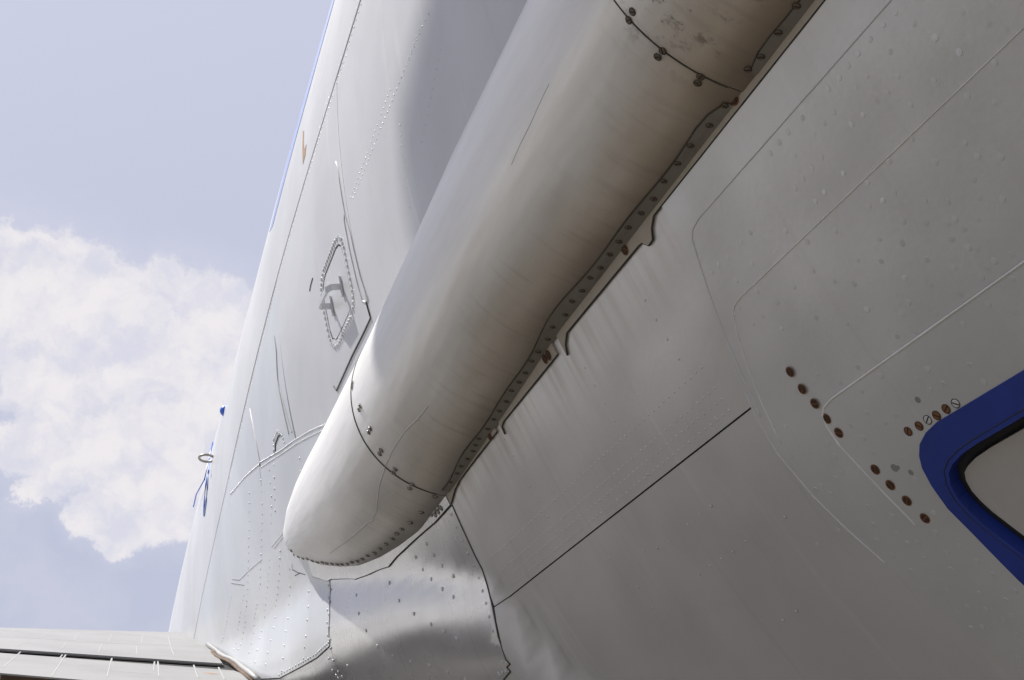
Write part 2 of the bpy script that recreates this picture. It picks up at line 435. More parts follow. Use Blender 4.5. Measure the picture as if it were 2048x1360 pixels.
def rivets(name, spots, r, mat, parent, dome=0.35, segs=8, lift=0.0):
    """many tiny rivets, one object"""
    V0, F0, _ = disc_mesh('r', segs, dome); V0 = np.array(V0); V, F = [], []
    for x, n in spots:
        q = np.array(frame(n)); k = len(V); rr = r*random.uniform(0.9, 1.1)
        V += list((V0*rr) @ q.T+np.array(x)+np.array(n)*lift); F += [tuple(k+i for i in f) for f in F0]
    return link(name, mesh_from(name, V, F, None, None, True), mat, parent, 'stuff')
def along(pts, pitch, which='S', jit=0.0, raw=False):
    """spots at an even pitch (metres) along a line of photo points laid on the body"""
    P = pts if raw else [hit(p, which) for p in pts]
    out = []; carry = 0.0
    for (a, na), (b, nb) in zip(P[:-1], P[1:]):
        L = np.linalg.norm(b-a); s = carry
        while s < L:
            q = a+(b-a)*s/L
            r = min((bv.find_nearest(Vector(q)) for kk, bv in (('S', BV_S), ('T', BV_T)) if kk in which), key=lambda z: z[3]); nn = np.array(r[1]); n = na if nn @ na > 0 else na
            nn = nn if nn @ na > 0 else -nn
            out.append((np.array(r[0])+np.array([0, random.uniform(-jit, jit), random.uniform(-jit, jit)]), nn)); s += pitch
        carry = s-L
    return out
def offset_spots(sp, dy=0.0, dphi=0.0):
    out = []
    for x, n in sp:
        y = x[1]+dy; phi = math.degrees(math.atan2(x[2]-FZ, FX-x[0]))+dphi
        out.append((S(y, phi), normal(S, np.array(y), np.array(phi))))
    return out
def box(name, c, ax, half, mat, parent, bev=0.0):
    """box with axes ax (3 unit vectors)"""
    bm = bmesh.new(); bmesh.ops.create_cube(bm, size=2)
    A = Matrix([[ax[j][i]*half[j] for j in range(3)]+[c[i]] for i in range(3)]+[[0, 0, 0, 1]])
    bmesh.ops.transform(bm, matrix=A, verts=bm.verts)
    if bev: bmesh.ops.bevel(bm, geom=bm.edges[:], offset=bev, segments=2, affect='EDGES')
    bmesh.ops.recalc_face_normals(bm, faces=bm.faces)
    me = bpy.data.meshes.new(name); bm.to_mesh(me); bm.free(); return link(name, me, mat, parent)
def tube(name, P, r, mat, parent, segs=8, closed=False, label=None):
    P = [np.array(p, float) for p in P]; V, F = [], []; n = len(P)
    for i in range(n):
        a = P[(i-1) % n] if (closed or i > 0) else P[i]; b = P[(i+1) % n] if (closed or i < n-1) else P[i]
        t = Vector(b-a).normalized(); q = np.array(t.to_track_quat('Z', 'Y').to_matrix())
        rr = r[i] if isinstance(r, (list, tuple)) else r
        for k in range(segs):
            al = 2*math.pi*k/segs; V.append(P[i]+q @ np.array([rr*math.cos(al), rr*math.sin(al), 0]))
    for i in range(n if closed else n-1):
        j = (i+1) % n
        for k in range(segs): F.append((i*segs+k, i*segs+(k+1) % segs, j*segs+(k+1) % segs, j*segs+k))
    if not closed: F += [tuple(range(segs))[::-1], tuple((n-1)*segs+k for k in range(segs))]
    return link(name, mesh_from(name, V, F, None, None, True), mat, parent, None, label)

# ------------------------------------------------------------------ ground
g = 6000.0
ground = link('ground', mesh_from('ground', [(-g, -g, 0), (g, -g, 0), (g, g, 0), (-g, g, 0)], [(0, 1, 2, 3)]), M['concrete'], None, 'structure', 'pale concrete apron under the aircraft')

# ------------------------------------------------------------------ the aircraft
air = bpy.data.objects.new('aircraft', None); col.objects.link(air)
air['label'] = 'large silver grey riveted aircraft seen from under its fuselage side'; air['category'] = 'aircraft'

core = grid('fuselage_core', S, np.concatenate([np.linspace(-9, -0.5, 24), np.linspace(-0.2, 9, 300), np.linspace(9.4, 13, 16)]), np.linspace(-180, 180, 181), M['black'], air, off=-0.022, lip=0)
# photo-measured joint lines in (y, phi)
SEAM = [(-9, -2.4), (1.0, -2.5), (1.56, -2.8), (2.0, -3.2), (2.36, -3.9), (3.0, -5.7), (3.6, -7.8), (4.3, -10.2), (5.0, -12.5)]
def seam(y): return float(np.interp(y, [a for a, b in SEAM], [b for a, b in SEAM]))
g_ = 0.0009; gp = 0.030
def seamline(y0, y1, d, n=24): return [(y, seam(y)+d) for y in np.linspace(y0, y1, n)]
RING1 = [(0.925, -26.2), (0.925, -28.5), (0.940, -30.2), (0.953, -31.6), (0.966, -33.0), (0.972, -34.4), (0.965, -36), (0.955, -37.2), (0.940, -38.6), (0.925, -39.9), (0.901, -42.2), (0.885, -46), (0.87, -60), (0.87, -100)]
# door opening (rounded)
DIN = [(0.30, -36.85), (0.70, -36.87), (0.755, -36.9), (0.776, -36.95), (0.790, -37.05), (0.800, -37.2), (0.807, -37.5), (0.810, -37.9), (0.809, -38.3), (0.806, -38.7), (0.793, -39.8), (0.775, -41.5), (0.76, -44), (0.75, -58), (0.70, -60), (-0.10, -60), (-0.14, -58), (-0.14, -38), (-0.10, -36.85)]
DOUT = [(0.30, -36.0), (0.70, -36.0), (0.775, -36.0), (0.792, -36.08), (0.806, -36.25), (0.815, -36.5), (0.821, -36.8), (0.825, -37.3), (0.8265, -38.0), (0.822, -38.8), (0.815, -40.4), (0.80, -42.5), (0.785, -45), (0.78, -58.6), (0.70, -61), (-0.10, -61), (-0.17, -58.6), (-0.17, -37.4), (-0.11, -36.0)]
hole = [DIN]
fus = panel('skin_panel', [(-3, -26.2)]+RING1+[(-3, -100)], M['belly'], air, 0.0016, hole, 0.035, 0.010)
# ring joint and lower wing-root fairing
JOIN = [yphi(p) for p in ((905, 1010), (925, 1055), (950, 1110), (975, 1170), (988, 1212), (1003, 1270), (1016, 1318), (1026, 1324), (1014, 1334), (1022, 1342), (1008, 1359))]
JOIN = [(y+g_, p) for y, p in JOIN]+[(1.76, -42), (1.76, -100)]
JM = [(y-2*g_, p) for y, p in JOIN]
RB = [(y+g_+0.0, p) for y, p in RING1]
i33 = [k for k, (y, p) in enumerate(RING1) if p >= -33.0]
jq = float(np.interp(32.9, [-p for y, p in JM], [y for y, p in JM]))
mid = panel('skin_panel', [(JM[0][0], -26.2)]+RB[:len(i33)]+[(0.968, -32.9+gp), (jq, -32.9+gp)]+[q for q in JM if q[1] > -32.8][::-1], M['skin'], air, 0.0, (), 0.025, 0.010)
RC = [p for p in RB if p[1] < -33.0]
low = panel('skin_panel', [(0.968, -32.9-gp)]+RC+[q for q in JM if q[1] < -33.0][::-1]+[(jq, -32.9-gp)], M['skin'], air, 0.0, (), 0.03, 0.010)
TOPF = [(2.08, -19.3), (2.15, -18.2), (2.28, -17.0), (2.41, -16.0), (2.57, -15.1), (2.80, -13.3), (3.15, -10.9), (3.6, -9.0), (4.4, -11.5), (5.2, -14)]
F1E = [yphi(p) for p in ((660, 1160), (660, 1200), (660, 1230), (660, 1290), (672, 1330), (690, 1358))]
SEAMB = [yphi(p) for p in ((660, 1292), (635, 1315), (600, 1335), (560, 1356))]
fair_near = panel('fairing_panel', [(1.725, -26.0)]+JOIN+[(2.50, -100), (2.47, -40)]+[(y-g_, p) for y, p in F1E[::-1]]+[(F1E[0][0], -20)], M['root'], air, 0.0, (), 0.025, 0.010)
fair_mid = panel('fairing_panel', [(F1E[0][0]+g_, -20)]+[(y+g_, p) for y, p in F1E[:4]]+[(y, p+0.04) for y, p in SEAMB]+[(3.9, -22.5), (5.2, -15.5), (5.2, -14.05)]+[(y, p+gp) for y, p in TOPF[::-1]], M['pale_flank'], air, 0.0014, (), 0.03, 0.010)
fair_low = panel('fairing_panel', [(y+g_, p) for y, p in F1E[3:]]+[(2.475, -40), (2.505, -100), (6.0, -100), (6.0, -17), (5.2, -15.6), (3.9, -22.6)]+[(y, p-0.04) for y, p in SEAMB[::-1]], M['root'], air, 0.0, (), 0.03, 0.010)
# upper flank
y0 = 1.757
flank_a = panel('skin_panel', [(-3, -25.5)]+[(y0-g_, -25.5), (y0-g_, -17.7), (y0-g_, seam(y0)+0.2)]+seamline(y0, -3, 0.2), M['flank'], air, 0.0, (), 0.035, 0.010)
HATCH = [(1.862, -11.5), (1.955, -11.5), (1.975, -11.62), (1.99, -11.95), (1.996, -12.5), (1.996, -14.5), (1.99, -15.05), (1.975, -15.4), (1.955, -15.5), (1.862, -15.5), (1.842, -15.4), (1.827, -15.05), (1.821, -14.5), (1.821, -12.5), (1.827, -11.95), (1.842, -11.62)]
YB = 2.43
flank_b = panel('skin_panel', [(y0-0.004, -20.5), (2.0, -20.5), (2.08, -19.3)]+[q for q in TOPF if 2.08 < q[0] <= YB]+[(YB-g_, seam(YB)+0.15)]+seamline(YB-g_, y0-0.004, 0.15, 10), M['flank'], air, 0.0003, [HATCH], 0.025, 0.010)
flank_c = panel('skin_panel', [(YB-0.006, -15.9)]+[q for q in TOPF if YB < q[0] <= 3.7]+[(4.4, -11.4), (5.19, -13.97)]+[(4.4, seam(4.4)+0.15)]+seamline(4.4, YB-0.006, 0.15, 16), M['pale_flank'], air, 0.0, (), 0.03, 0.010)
upper_a = panel('skin_panel', seamline(-3, 1.56, -0.06)+[(1.56, 60), (-3, 60)], M['flank'], air, 0.0009, (), 0.05, 0.006)
upper_b = panel('skin_panel', seamline(1.562, 4.4, -0.06)+[(5.2, -13.9), (9, -10), (9, 60), (1.562, 60)], M['flank'], air, 0.0009, (), 0.05, 0.006)
belly_p = grid('skin_panel', S, np.linspace(-9, 9, 40), np.linspace(-180, -100.05, 30), M['belly'], air, lip=0.01, etn=0.5)
top_p = grid('skin_panel', S, np.linspace(-9, 9, 40), np.linspace(60.05, 180, 40), M['flank'], air, lip=0.01, etn=0.5)
aft_p = grid('skin_panel', S, np.linspace(-9, -3.002, 14), np.linspace(-100, 60, 60), M['flank'], air, lip=0.01, etn=0.5)
nose_p = grid('skin_panel', S, np.linspace(6.002, 12.8, 22), np.linspace(-100, -10.1, 40), M['flank'], air, off=-0.003, lip=0.01, etn=0.5)

# doubler plates round the door, stacked
PB = [(-3, -30.28), (0.890, -30.28), (0.904, -30.34), (0.912, -30.48), (0.918, -30.8), (0.925, -31.2), (0.936, -32.0), (0.947, -33.0), (0.955, -34.0), (0.956, -35.0), (0.95, -36.1), (0.93, -38), (0.905, -40), (0.88, -43), (0.865, -50), (0.865, -66), (-3, -66)]
PC = [(-3, -34.05), (0.862, -34.05), (0.876, -34.12), (0.884, -34.28), (0.888, -34.6), (0.889, -35.2), (0.882, -36.4), (0.872, -38), (0.860, -40), (0.85, -44), (0.84, -64), (-3, -64)]
plate_b = panel('doubler_plate', PB, M['belly'], air, 0.0028, hole, 0.03, 0.004)
plate_c = panel('doubler_plate', PC, M['belly'], air, 0.0040, hole, 0.03, 0.004)
PA = [(-3, -27.72), (0.885, -27.72), (0.900, -27.8), (0.908, -28.0), (0.9155, -28.6), (0.925, -29.4), (0.938, -30.6), (0.949, -32), (0.960, -33.2), (0.965, -34.4), (0.96, -35.6), (0.948, -37.0), (0.92, -39.6), (0.895, -42), (0.88, -46), (0.868, -60), (0.868, -70), (-3, -70)]
plate_a = panel('doubler_plate', PA, M['belly'], air, 0.0021, hole, 0.03, 0.002)

def dens(yp, st=0.02):
    out = [yp[0]]
    for a, b in zip(yp[:-1], yp[1:]):
        k = max(1, int(math.hypot(b[0]-a[0], (b[1]-a[1])*K)/st))
        out += [(a[0]+(b[0]-a[0])*i/k, a[1]+(b[1]-a[1])*i/k) for i in range(1, k+1)]
    return out
def pair(yp, off): yp = dens(yp); return [(S(y, p, off), normal(S, np.array(y), np.array(p))) for y, p in yp]
ribbon('sealant_bead', pair([(y, p) for y, p in PB if y > 0.2][:9] if False else [(0.3, -30.28)]+PB[1:9], 0.0026), 0.0013, M['white'], plate_b, off=0.0003, raw=True)
ribbon('sealant_bead', pair([(0.3, -34.05)]+PC[1:6], 0.0038), 0.0021, M['white'], plate_c, off=0.0003, raw=True)
ribbon('sealant_bead', pair(PC[5:8], 0.0038), 0.0024, M['bead'], plate_c, off=0.0002, raw=True)
ribbon('sealant_bead', pair([(0.3, -27.72)]+PA[1:9], 0.0018), 0.0015, M['bead'], plate_a, off=0.0003, raw=True)
ribbon('sealant_bead', pair(RING1[3:9], 0.0012), 0.0022, M['bead'], fus, off=0.0003, raw=True)

def shrink(poly, d):   # inset in metres
    P = np.array(poly)*np.array([1, K]); out = []
    area = sum(P[i][0]*P[(i+1) % len(P)][1]-P[(i+1) % len(P)][0]*P[i][1] for i in range(len(P)))
    for i in range(len(P)):
        a, b, c = P[i-1], P[i], P[(i+1) % len(P)]
        t = (c-b)/np.linalg.norm(c-b)+(b-a)/np.linalg.norm(b-a); t /= np.linalg.norm(t)
        n = np.array([-t[1], t[0]])*(1 if area > 0 else -1); out.append((b+n*d)/np.array([1, K]))
    return [tuple(x) for x in out]
# door: blue border, rubber, leaf
panel('door_border', DOUT, M['blue'], air, 0.0048, [shrink(DIN, 0.0008)], 0.02, 0.012, label='dark blue painted border round the door')
cen = np.array([0.33, -48.0])
M['door'] = paint('door_paint', (0.47, 0.45, 0.42), 0.45, 0.1, streak=0.8, blot=1.0)
door = panel('door', shrink(DIN, 0.0092), M['door'], air, -0.0035, (), 0.02, 0.008, label='grey door leaf inside the blue border')
ribbon('door_seal', pair([p for p in DIN[:14]], -0.0085), 0.020, M['rubber'], door, off=0.0, raw=True, sub=0.01, height=0.002)
ribbon('door_seal', pair(shrink(DIN, -0.0035)[:13], 0.0048), 0.0010, M['rubber'], door, off=0.0001, raw=True, sub=0.006, height=0.0004)

# ------------------------------------------------------------------ half-round fairing in three sections
tsn = np.concatenate([np.linspace(-1.06, -0.8, 9), np.linspace(-0.77, 1.06, 40)])
sec_a = grid('fairing_section', T, np.linspace(-9, 0.7535, 120), tsn, M['tube'], air, off=0.0012, lip=0.004, label='brown sooty section of the half-round fairing')
sec_b = grid('fairing_section', T, np.linspace(0.755, 1.7205, 60), tsn, M['tube'], air, off=0.0, lip=0.004)
sec_c = grid('fairing_section', T, np.concatenate([np.linspace(1.722, 2.2, 24), 2.2+0.4995*np.sin(np.linspace(0.03, math.pi/2, 40))]), tsn, M['tube'], air, off=0.0, lip=0.004, label='rounded far end of the half-round fairing')
# dark joints between the sections and the narrow straps beside them
def tpair(ys, ts, off): return [(T(y, t, off), normal(T, np.array(y), np.array(t))) for y, t in zip(ys, ts)]
tt = np.linspace(1.0, -0.93, 40)
ribbon('joint_line', tpair(0.7545+0*tt, tt, 0.0006), 0.0032, M['dark'], sec_a, raw=True, off=0.0002, height=0.0007)
ribbon('joint_line', tpair(1.7213+0*tt, tt, 0.0002), 0.0040, M['dark'], sec_b, raw=True, off=0.0002, height=0.0007)
# grey-green sealing strip low on the fairing, wavy upper edge
yy = np.linspace(-0.6, 1.70, 110)
top = -0.932+0.008*np.sin(yy*7.0)+0.008*np.sin(yy*17+1)-0.008*np.sin(yy*31)
for a, b in ((-0.6, 0.745), (0.765, 1.70)):
    k = (yy >= a) & (yy <= b); ys = yy[k]; tp = top[k]
    V, Nn, uv, F, tq = [], [], [], [], []
    ns = 6
    for y, t0 in zip(ys, tp):
        if a > 0 and y < 0.80: t0 -= 0.06*(0.80-y)/0.04
        if a < 0 and y > 0.70: t0 -= 0.06*(y-0.70)/0.05
        tq.append(t0)
        for s in range(ns+1):
            t = t0+(-1.0-t0)*s/ns; V.append(T(y, t, 0.0022)); Nn.append(normal(T, np.array(y), np.array(t))); uv.append((y, t))
    for i in range(len(ys)-1):
        for s in range(ns): F.append((i*(ns+1)+s, (i+1)*(ns+1)+s, (i+1)*(ns+1)+s+1, i*(ns+1)+s+1))
    strip = link('sealing_strip', mesh_from('sealing_strip', V, F, Nn, uv), M['band'], air, None, 'grey-green strip with a wavy edge along the fairing foot')
    ribbon('strip_edge', tpair(ys, tq, 0.0014), 0.0016, M['screw_base'], strip, raw=True, off=0.0002, height=0.0005)

# mounting flange on the body under the fairing, with stepped outer edge
def foot(y): return float(np.interp(y, TY, TC)-np.interp(y, TY, TW))
def flange(pix, label=None, extra=None):
    out_ = [yphi(p) for p in pix] if extra is None else extra
    ys = [q[0] for q in out_]; a, b = ys[0], ys[-1]
    inner = [(y, foot(y)+0.35) for y in np.linspace(b, a, 14)]
    f = panel('mounting_flange', out_+inner, M['flange'], air, 0.0026, (), 0.012, 0.003, label=label)
    return f, out_
FL = [((1652, 0), (1310, 430), (1306, 455), (1308, 478), (1300, 490), (1287, 484), (1280, 490), (1136, 664), (1133, 688), (1137, 710)),
      ((1118, 707), (1009, 842), (1006, 852), (1012, 868)),
      ((996, 862), (960, 908), (922, 958), (912, 978), (904, 1006))]
FLG = []
ext = [(0.25, yphi((1652, 0))[1])]
f, o_ = flange(None, None, ext+[yphi(p) for p in FL[0]]); FLG.append(f)
ribbon('joint_line', pair(o_, 0.0012), 0.0024, M['dark'], f, raw=True, off=0.0006, height=0.0008)
for px in FL[1:]:
    f, o_ = flange(px); FLG.append(f)
    ribbon('joint_line', pair(o_, 0.0012), 0.0024, M['dark'], f, raw=True, off=0.0006, height=0.0008)
END = [(903, 1008), (872, 1043), (845, 1066), (825, 1084), (795, 1112), (778, 1132), (762, 1137), (735, 1149), (712, 1157), (700, 1156), (664, 1157), (657, 1161), (628, 1152)]
eo = [yphi(p) for p in END]
inner = [(y, foot(y)+0.3) for y in np.linspace(eo[-1][0], eo[0][0], 20)]
end_fl = panel('mounting_flange', eo+inner, M['root'], air, 0.0030, (), 0.012, 0.003, label='pale curved flange below the rounded fairing end')
ribbon('joint_line', pair(eo, 0.0012), 0.0038, M['dark'], end_fl, raw=True, off=0.0006, height=0.0008)
ribbon('joint_line', [hit(p) for p in ((628, 1152), (624, 1158), (620, 1171))], 0.0038, M['dark'], end_fl, raw=True, off=0.001)
ribbon('joint_line', [hit(p) for p in ((585, 1128), (586, 1139), (598, 1145), (612, 1149))], 0.0036, M['dark'], end_fl, raw=True, off=0.001)
ribbon('joint_line', [hit(p) for p in ((602, 1145), (591, 1151))], 0.0030, M['dark'], end_fl, raw=True, off=0.001)
# dark open joints between the body panels
ribbon('joint_line', [hit(p) for p in ((1509, 816), (1400, 900), (1250, 1014), (1100, 1126), (990, 1211))], 0.0014, M['dark'], mid, off=0.0004)
ribbon('joint_line', pair(JOIN[:11], 0.0), 0.0034, M['dark'], fair_near, raw=True, off=0.0004)
ribbon('joint_line', [hit(p) for p in ((988, 1212), (995, 1240), (1003, 1270))], 0.0075, M['dark'], fair_near, off=0.0006)
ribbon('joint_line', pair(SEAMB, 0.0), 0.0036, M['dark'], fair_mid, raw=True, off=0.0008)
ribbon('joint_line', pair([(y, seam(y)) for y in np.linspace(0.6, 3.4, 40)], 0.0), 0.0009, M['chip'], upper_b, raw=True, off=0.0004)
PLATE = ((733, 603), (738, 622), (742, 636), (730, 662), (705, 712), (674, 781))
ribbon('joint_line', PLATE, 0.0034, M['dark'], flank_b, off=0.0012)
ribbon('joint_line', ((674, 781), (668, 772)), 0.0030, M['dark'], flank_b, off=0.0012)
ribbon('sealant_bead', ((672, 324), (676, 335), (680, 365), (690, 425), (702, 470), (722, 556), (736, 598), (732, 605), (725, 602), (716, 570), (700, 500), (689, 440), (690, 424)), 0.0042, M['bead'], flank_b, off=0.0009)
ribbon('sealant_bead', ((549, 672), (553, 700), (556, 760), (566, 800), (578, 845), (584, 864)), 0.0042, M['bead'], flank_b, off=0.001)
ribbon('sealant_bead', ((556, 764), (564, 805), (574, 850), (578, 868)), 0.0034, M['bead'], flank_b, off=0.001)
ribbon('sealant_bead', ((500, 818), (506, 850), (514, 890), (520, 924)), 0.0042, M['bead'], flank_c, off=0.001)
ribbon('joint_line', ((520, 925), (522, 950), (524, 972)), 0.0030, M['dark'], fair_mid, off=0.001)
ribbon('sealant_bead', ((655, 850), (640, 853), (620, 862), (604, 872)), 0.0036, M['bead'], fair_mid, off=0.001)

# ------------------------------------------------------------------ screws
SB = (M['screw'], M['screw_base']); RB_ = (M['rust'], M['rust_edge']); WB = (M['bright'], M['screw_base'])
foot_sc = [(1594, 10), (1555, 62), (1519, 110), (1497, 137), (1443, 207), (1413, 247), (1382, 290), (1355, 325), (1329, 361), (1304, 395), (1283, 425), (1262, 455), (1242, 483), (1222, 508), (1201, 534), (1186, 556), (1168, 581), (1153, 604), (1137, 630), (1116, 656), (1102, 679), (1083, 704), (1068, 722), (1052, 745), (1038, 763), (1026, 781), (1010, 801), (995, 820), (985, 837), (972, 856), (956, 876), (947, 888), (941, 900), (927, 915), (916, 930), (909, 945), (895, 962)]
for p in foot_sc:
    # seat each screw at the foot of the wall
    x, n = hit((p[0]-3, p[1]-2), 'ST'); y = x[1]
    t = -0.966+random.uniform(-.008, .008); y = float(np.clip(y, 0.3, 2.6))
    fastener('screw', 'screw', T(y, t, 0.0028), normal(T, np.array(y), np.array(t)), 0.0028, sec_a if y < .754 else sec_b if y < 1.68 else sec_c, SB, True, 0.30)
rim = [(870, 996), (843, 1027), (821, 1048), (804, 1061), (794, 1070), (785, 1081), (772, 1091), (760, 1100), (749, 1109), (735, 1114), (725, 1121), (715, 1125), (704, 1127), (695, 1130), (684, 1131), (675, 1131), (664, 1130), (654, 1129), (645, 1127), (635, 1127), (625, 1124), (615, 1120), (606, 1119), (597, 1116), (589, 1112), (583, 1104)]
for p in rim:
    x, n = hit((p[0], p[1]-3), 'ST')
    fastener('screw', 'screw_rim', x+n*0.0005, n, 0.0038, sec_c, (M['bright'], M['screw_base']), True, 0.55)
for p in ((1267, 22), (1260, 39), (1327, 100), (1317, 112), (1402, 151), (1396, 164)):
    x, n = hit(p, 'ST'); fastener('screw', 'screw_big', x+n*0.0016, n, 0.0030, sec_a, SB, True, 0.25)
for p in ((706, 766), (705, 774), (721, 812), (719, 819), (741, 857), (738, 864), (763, 900), (760, 907), (791, 938), (787, 945), (824, 968), (820, 976)):
    x, n = hit(p, 'ST'); fastener('screw', 'screw_bright', x+n*0.001, n, 0.0034, sec_b, WB, True, 0.45)
for p in ((1473, 195), (1254, 497), (1101, 709), (1094, 716), (978, 862), (983, 871)):
    x, n = hit(p, 'S'); fastener('screw', 'screw_rust_f', x+n*0.0030, n, 0.0052, FLG[0], RB_, True, 0.2)
for p in ((886, 1015), (880, 1022), (874, 1028), (880, 1012), (873, 1019), (866, 1027)):
    x, n = hit(p, 'S'); fastener('screw', 'screw_fl', x+n*0.0032, n, 0.0038, end_fl, WB, True, 0.4)
rust = [(1587, 740), (1611, 774), (1636, 803), (1660, 833), (1684, 861), (1757, 934), (1787, 965), (1820, 996), (1856, 1031)]
for p in rust:
    x, n = hit(p); fastener('rusty_screw', 'rusty', x+n*0.0043, n, 0.0040, plate_b, RB_, True, 0.12)
for p in ((1823, 858), (1845, 847), (1880, 826), (1899, 813)):
    x, n = hit(p); fastener('rusty_screw', 'rusty2', x+n*0.0043, n, 0.0034, plate_c, (M['rust_edge'], M['rust']), True, 0.12)
for p in ((1862, 835), (1918, 802)):
    x, n = hit(p); fastener('screw', 'painted', x+n*0.0042, n, 0.0034, plate_c, (M['belly'], M['screw_base']), True, 0.15)
# chips of missing paint
for p, r in (((1842, 795), .0032), ((1795, 931), .0042), ((1802, 930), .0022), ((1828, 940), .0030)):
    x, n = hit(p); fastener('paint_chip', 'chip', x+n*0.0042, n, r, plate_c, (M['chip'],), False, 0.02)

# ------------------------------------------------------------------ flush rivets round the door: each its own small head
ra = [(330,335),(205,455),(260,535),(285,510),(360,525),(325,567),(290,610),(388,618),(420,470),(465,532),(493,628),(455,670),(420,712),(388,750),(505,765),(470,802),(580,690),(565,308),(520,352),(632,350),(675,305),(800,303),(712,405),(545,450),(660,455),(505,490),(613,495),(765,640),(860,550),(680,727),(787,762),(912,797),(1005,803),(950,643),(1070,570),(1120,620),(1213,622),(1105,713),(1128,785),(1220,792),(1002,890),(1030,870),(822,882),(728,952),(640,1033),(735,1040),(550,917),(440,962),(350,918),(460,1078),(548,1120),(625,1130),(678,1230),(595,1287),(475,1265),(385,1140),(318,1205),(260,1262),(335,1308),(220,1290),(145,1250),(236,1160),(165,1228),(152,1117),(118,1027),(80,1055),(55,1090),(215,1053),(210,930),(170,965),(1017,952),(1083,985),(1120,992),(1255,1012),(1187,1037),(1157,1065),(1135,1102),(1025,1067),(935,1135),(1050,1170),(843,1207),(815,1250),(960,1247),(870,1313),(800,1340),(1065,1285),(1225,1135),(1260,1110),(1165,1210),(1270,1235),(790,47),(865,90),(1060,42),(1158,93),(950,147),(1045,205),(770,205),(1190,245),(945,318),(850,415),(760,365),(740,95),(690,155),(640,210),(600,260),(1095,295),(1190,405),(1080,382),(685,820),(740,795),(915,885),(820,967),(1125,870),(1065,910),(920,1035),(827,1105)]
rb = [(470,40),(600,85),(625,212),(505,172),(380,125),(340,18),(725,133),(930,145),(695,10),(985,90),(1070,172),(1290,160),(1215,70),(1285,18),(745,380),(810,340),(995,205),(650,330),(565,400),(630,465),(685,548),(520,542),(470,572),(435,495),(335,548),(260,222),(205,403),(135,405),(180,495),(240,567),(65,348),(10,225),(108,435),(590,610),(510,660),(475,690),(655,845),(760,790),(780,893),(910,922),(845,578),(915,695),(1015,870),(1120,840),(1020,985),(680,940),(610,1000),(520,930),(435,835),(450,775),(525,850),(365,755),(330,770),(400,730),(475,980)]
rc = [(1555,525),(1675,625),(1440,425),(1280,340),(1355,470),(1205,525),(1110,605),(1150,410),(1380,595),(1255,655),(1355,740),(1200,770),(1575,760),(1340,815),(1490,850),(1430,885),(1615,868),(1415,940),(1590,985),(1515,1000),(1735,935),(1800,905),(1760,800),(1815,735),(1830,1040),(1840,1190),(1840,1260),(1085,420),(1005,350),(980,500),(875,395),(950,100),(820,170),(975,235),(1135,270),(755,370),(840,450),(650,300),(600,340),(455,440)]
flush = [(1400+a/2, b/2) for a, b in ra]+[(1500+a/2.721, 700+b/2.72) for a, b in rb if not (b < 60)]+[(1500+a/3.4, 960+b/3.4) for a, b in rc]
for p in flush:
    y, ph = yphi(p)
    inC = inpoly([(y, ph)], PC)[0]; inB = inpoly([(y, ph)], PB)[0]; inA = inpoly([(y, ph)], PA)[0]
    x, n = snap(y, ph); of = 0.0040 if inC else 0.0028 if inB else 0.0021 if inA else 0.0
    tilt = np.array(n)+rng.normal(0, 0.05, 3)
    fastener('rivet', 'flush', x+np.array(n)*(of-0.0001), tilt/np.linalg.norm(tilt), random.uniform(0.0026, 0.0034), plate_c if inC else plate_b if inB else plate_a if inA else mid, (M['rivet'],), False, 0.12)

# small rivet rows, too small to pick apart
rows = []
for dphi in (0.35, 0.75, 1.15, 1.9):
    rows += [(S(y, -32.9+dphi), normal(S, np.array(y), np.array(-32.9+dphi))) for y in np.arange(1.0, 1.70, 0.0125)]
rivets('rivet_rows', rows, 0.0016, M['rivet'], mid, 0.22)
rows = []
for line in (((1170, 735), (1300, 960)), ((1010, 880), (1130, 1090)), ((1290, 600), (1440, 850))):
    rows += along(line, 0.022)
rivets('rivet_rows', rows, 0.0018, M['rivet'], mid, 0.22)
rows = []
for line in (((1420, 1010), (1330, 1090), (1200, 1120)), ((1250, 1130), (1320, 1240), (1420, 1340)), ((1600, 1010), (1480, 1090), (1380, 1160)), ((1640, 1180), (1540, 1260))):
    rows += along(line, 0.028, jit=0.002)
rivets('rivet_rows', rows, 0.0016, M['rivet'], low, 0.2)
rows = []
for sgn in (-0.35, 0.35):
    for y in np.arange(1.0, 3.6, 0.018): rows.append((S(y, seam(y)+sgn), normal(S, np.array(y), np.array(seam(y)+sgn))))
rivets('rivet_rows', rows, 0.0016, M['rivet_light'], upper_b, 0.25, lift=0.0005)
rows = []
for line in (((850, 40), (760, 260), (705, 400)), ((838, 60), (800, 160), (765, 250)), ((780, 180), (740, 290), (700, 400)), ((880, 100), (860, 200), (840, 300)), ((700, 90), (660, 220), (640, 330)), ((660, 330), (610, 500), (585, 640)), ((640, 420), (600, 560), (570, 680)), ((800, 250), (806, 330), (820, 420))):
    rows += along(line, 0.014)
rivets('rivet_rows', rows, 0.0014, M['rivet_light'], flank_a, 0.3)
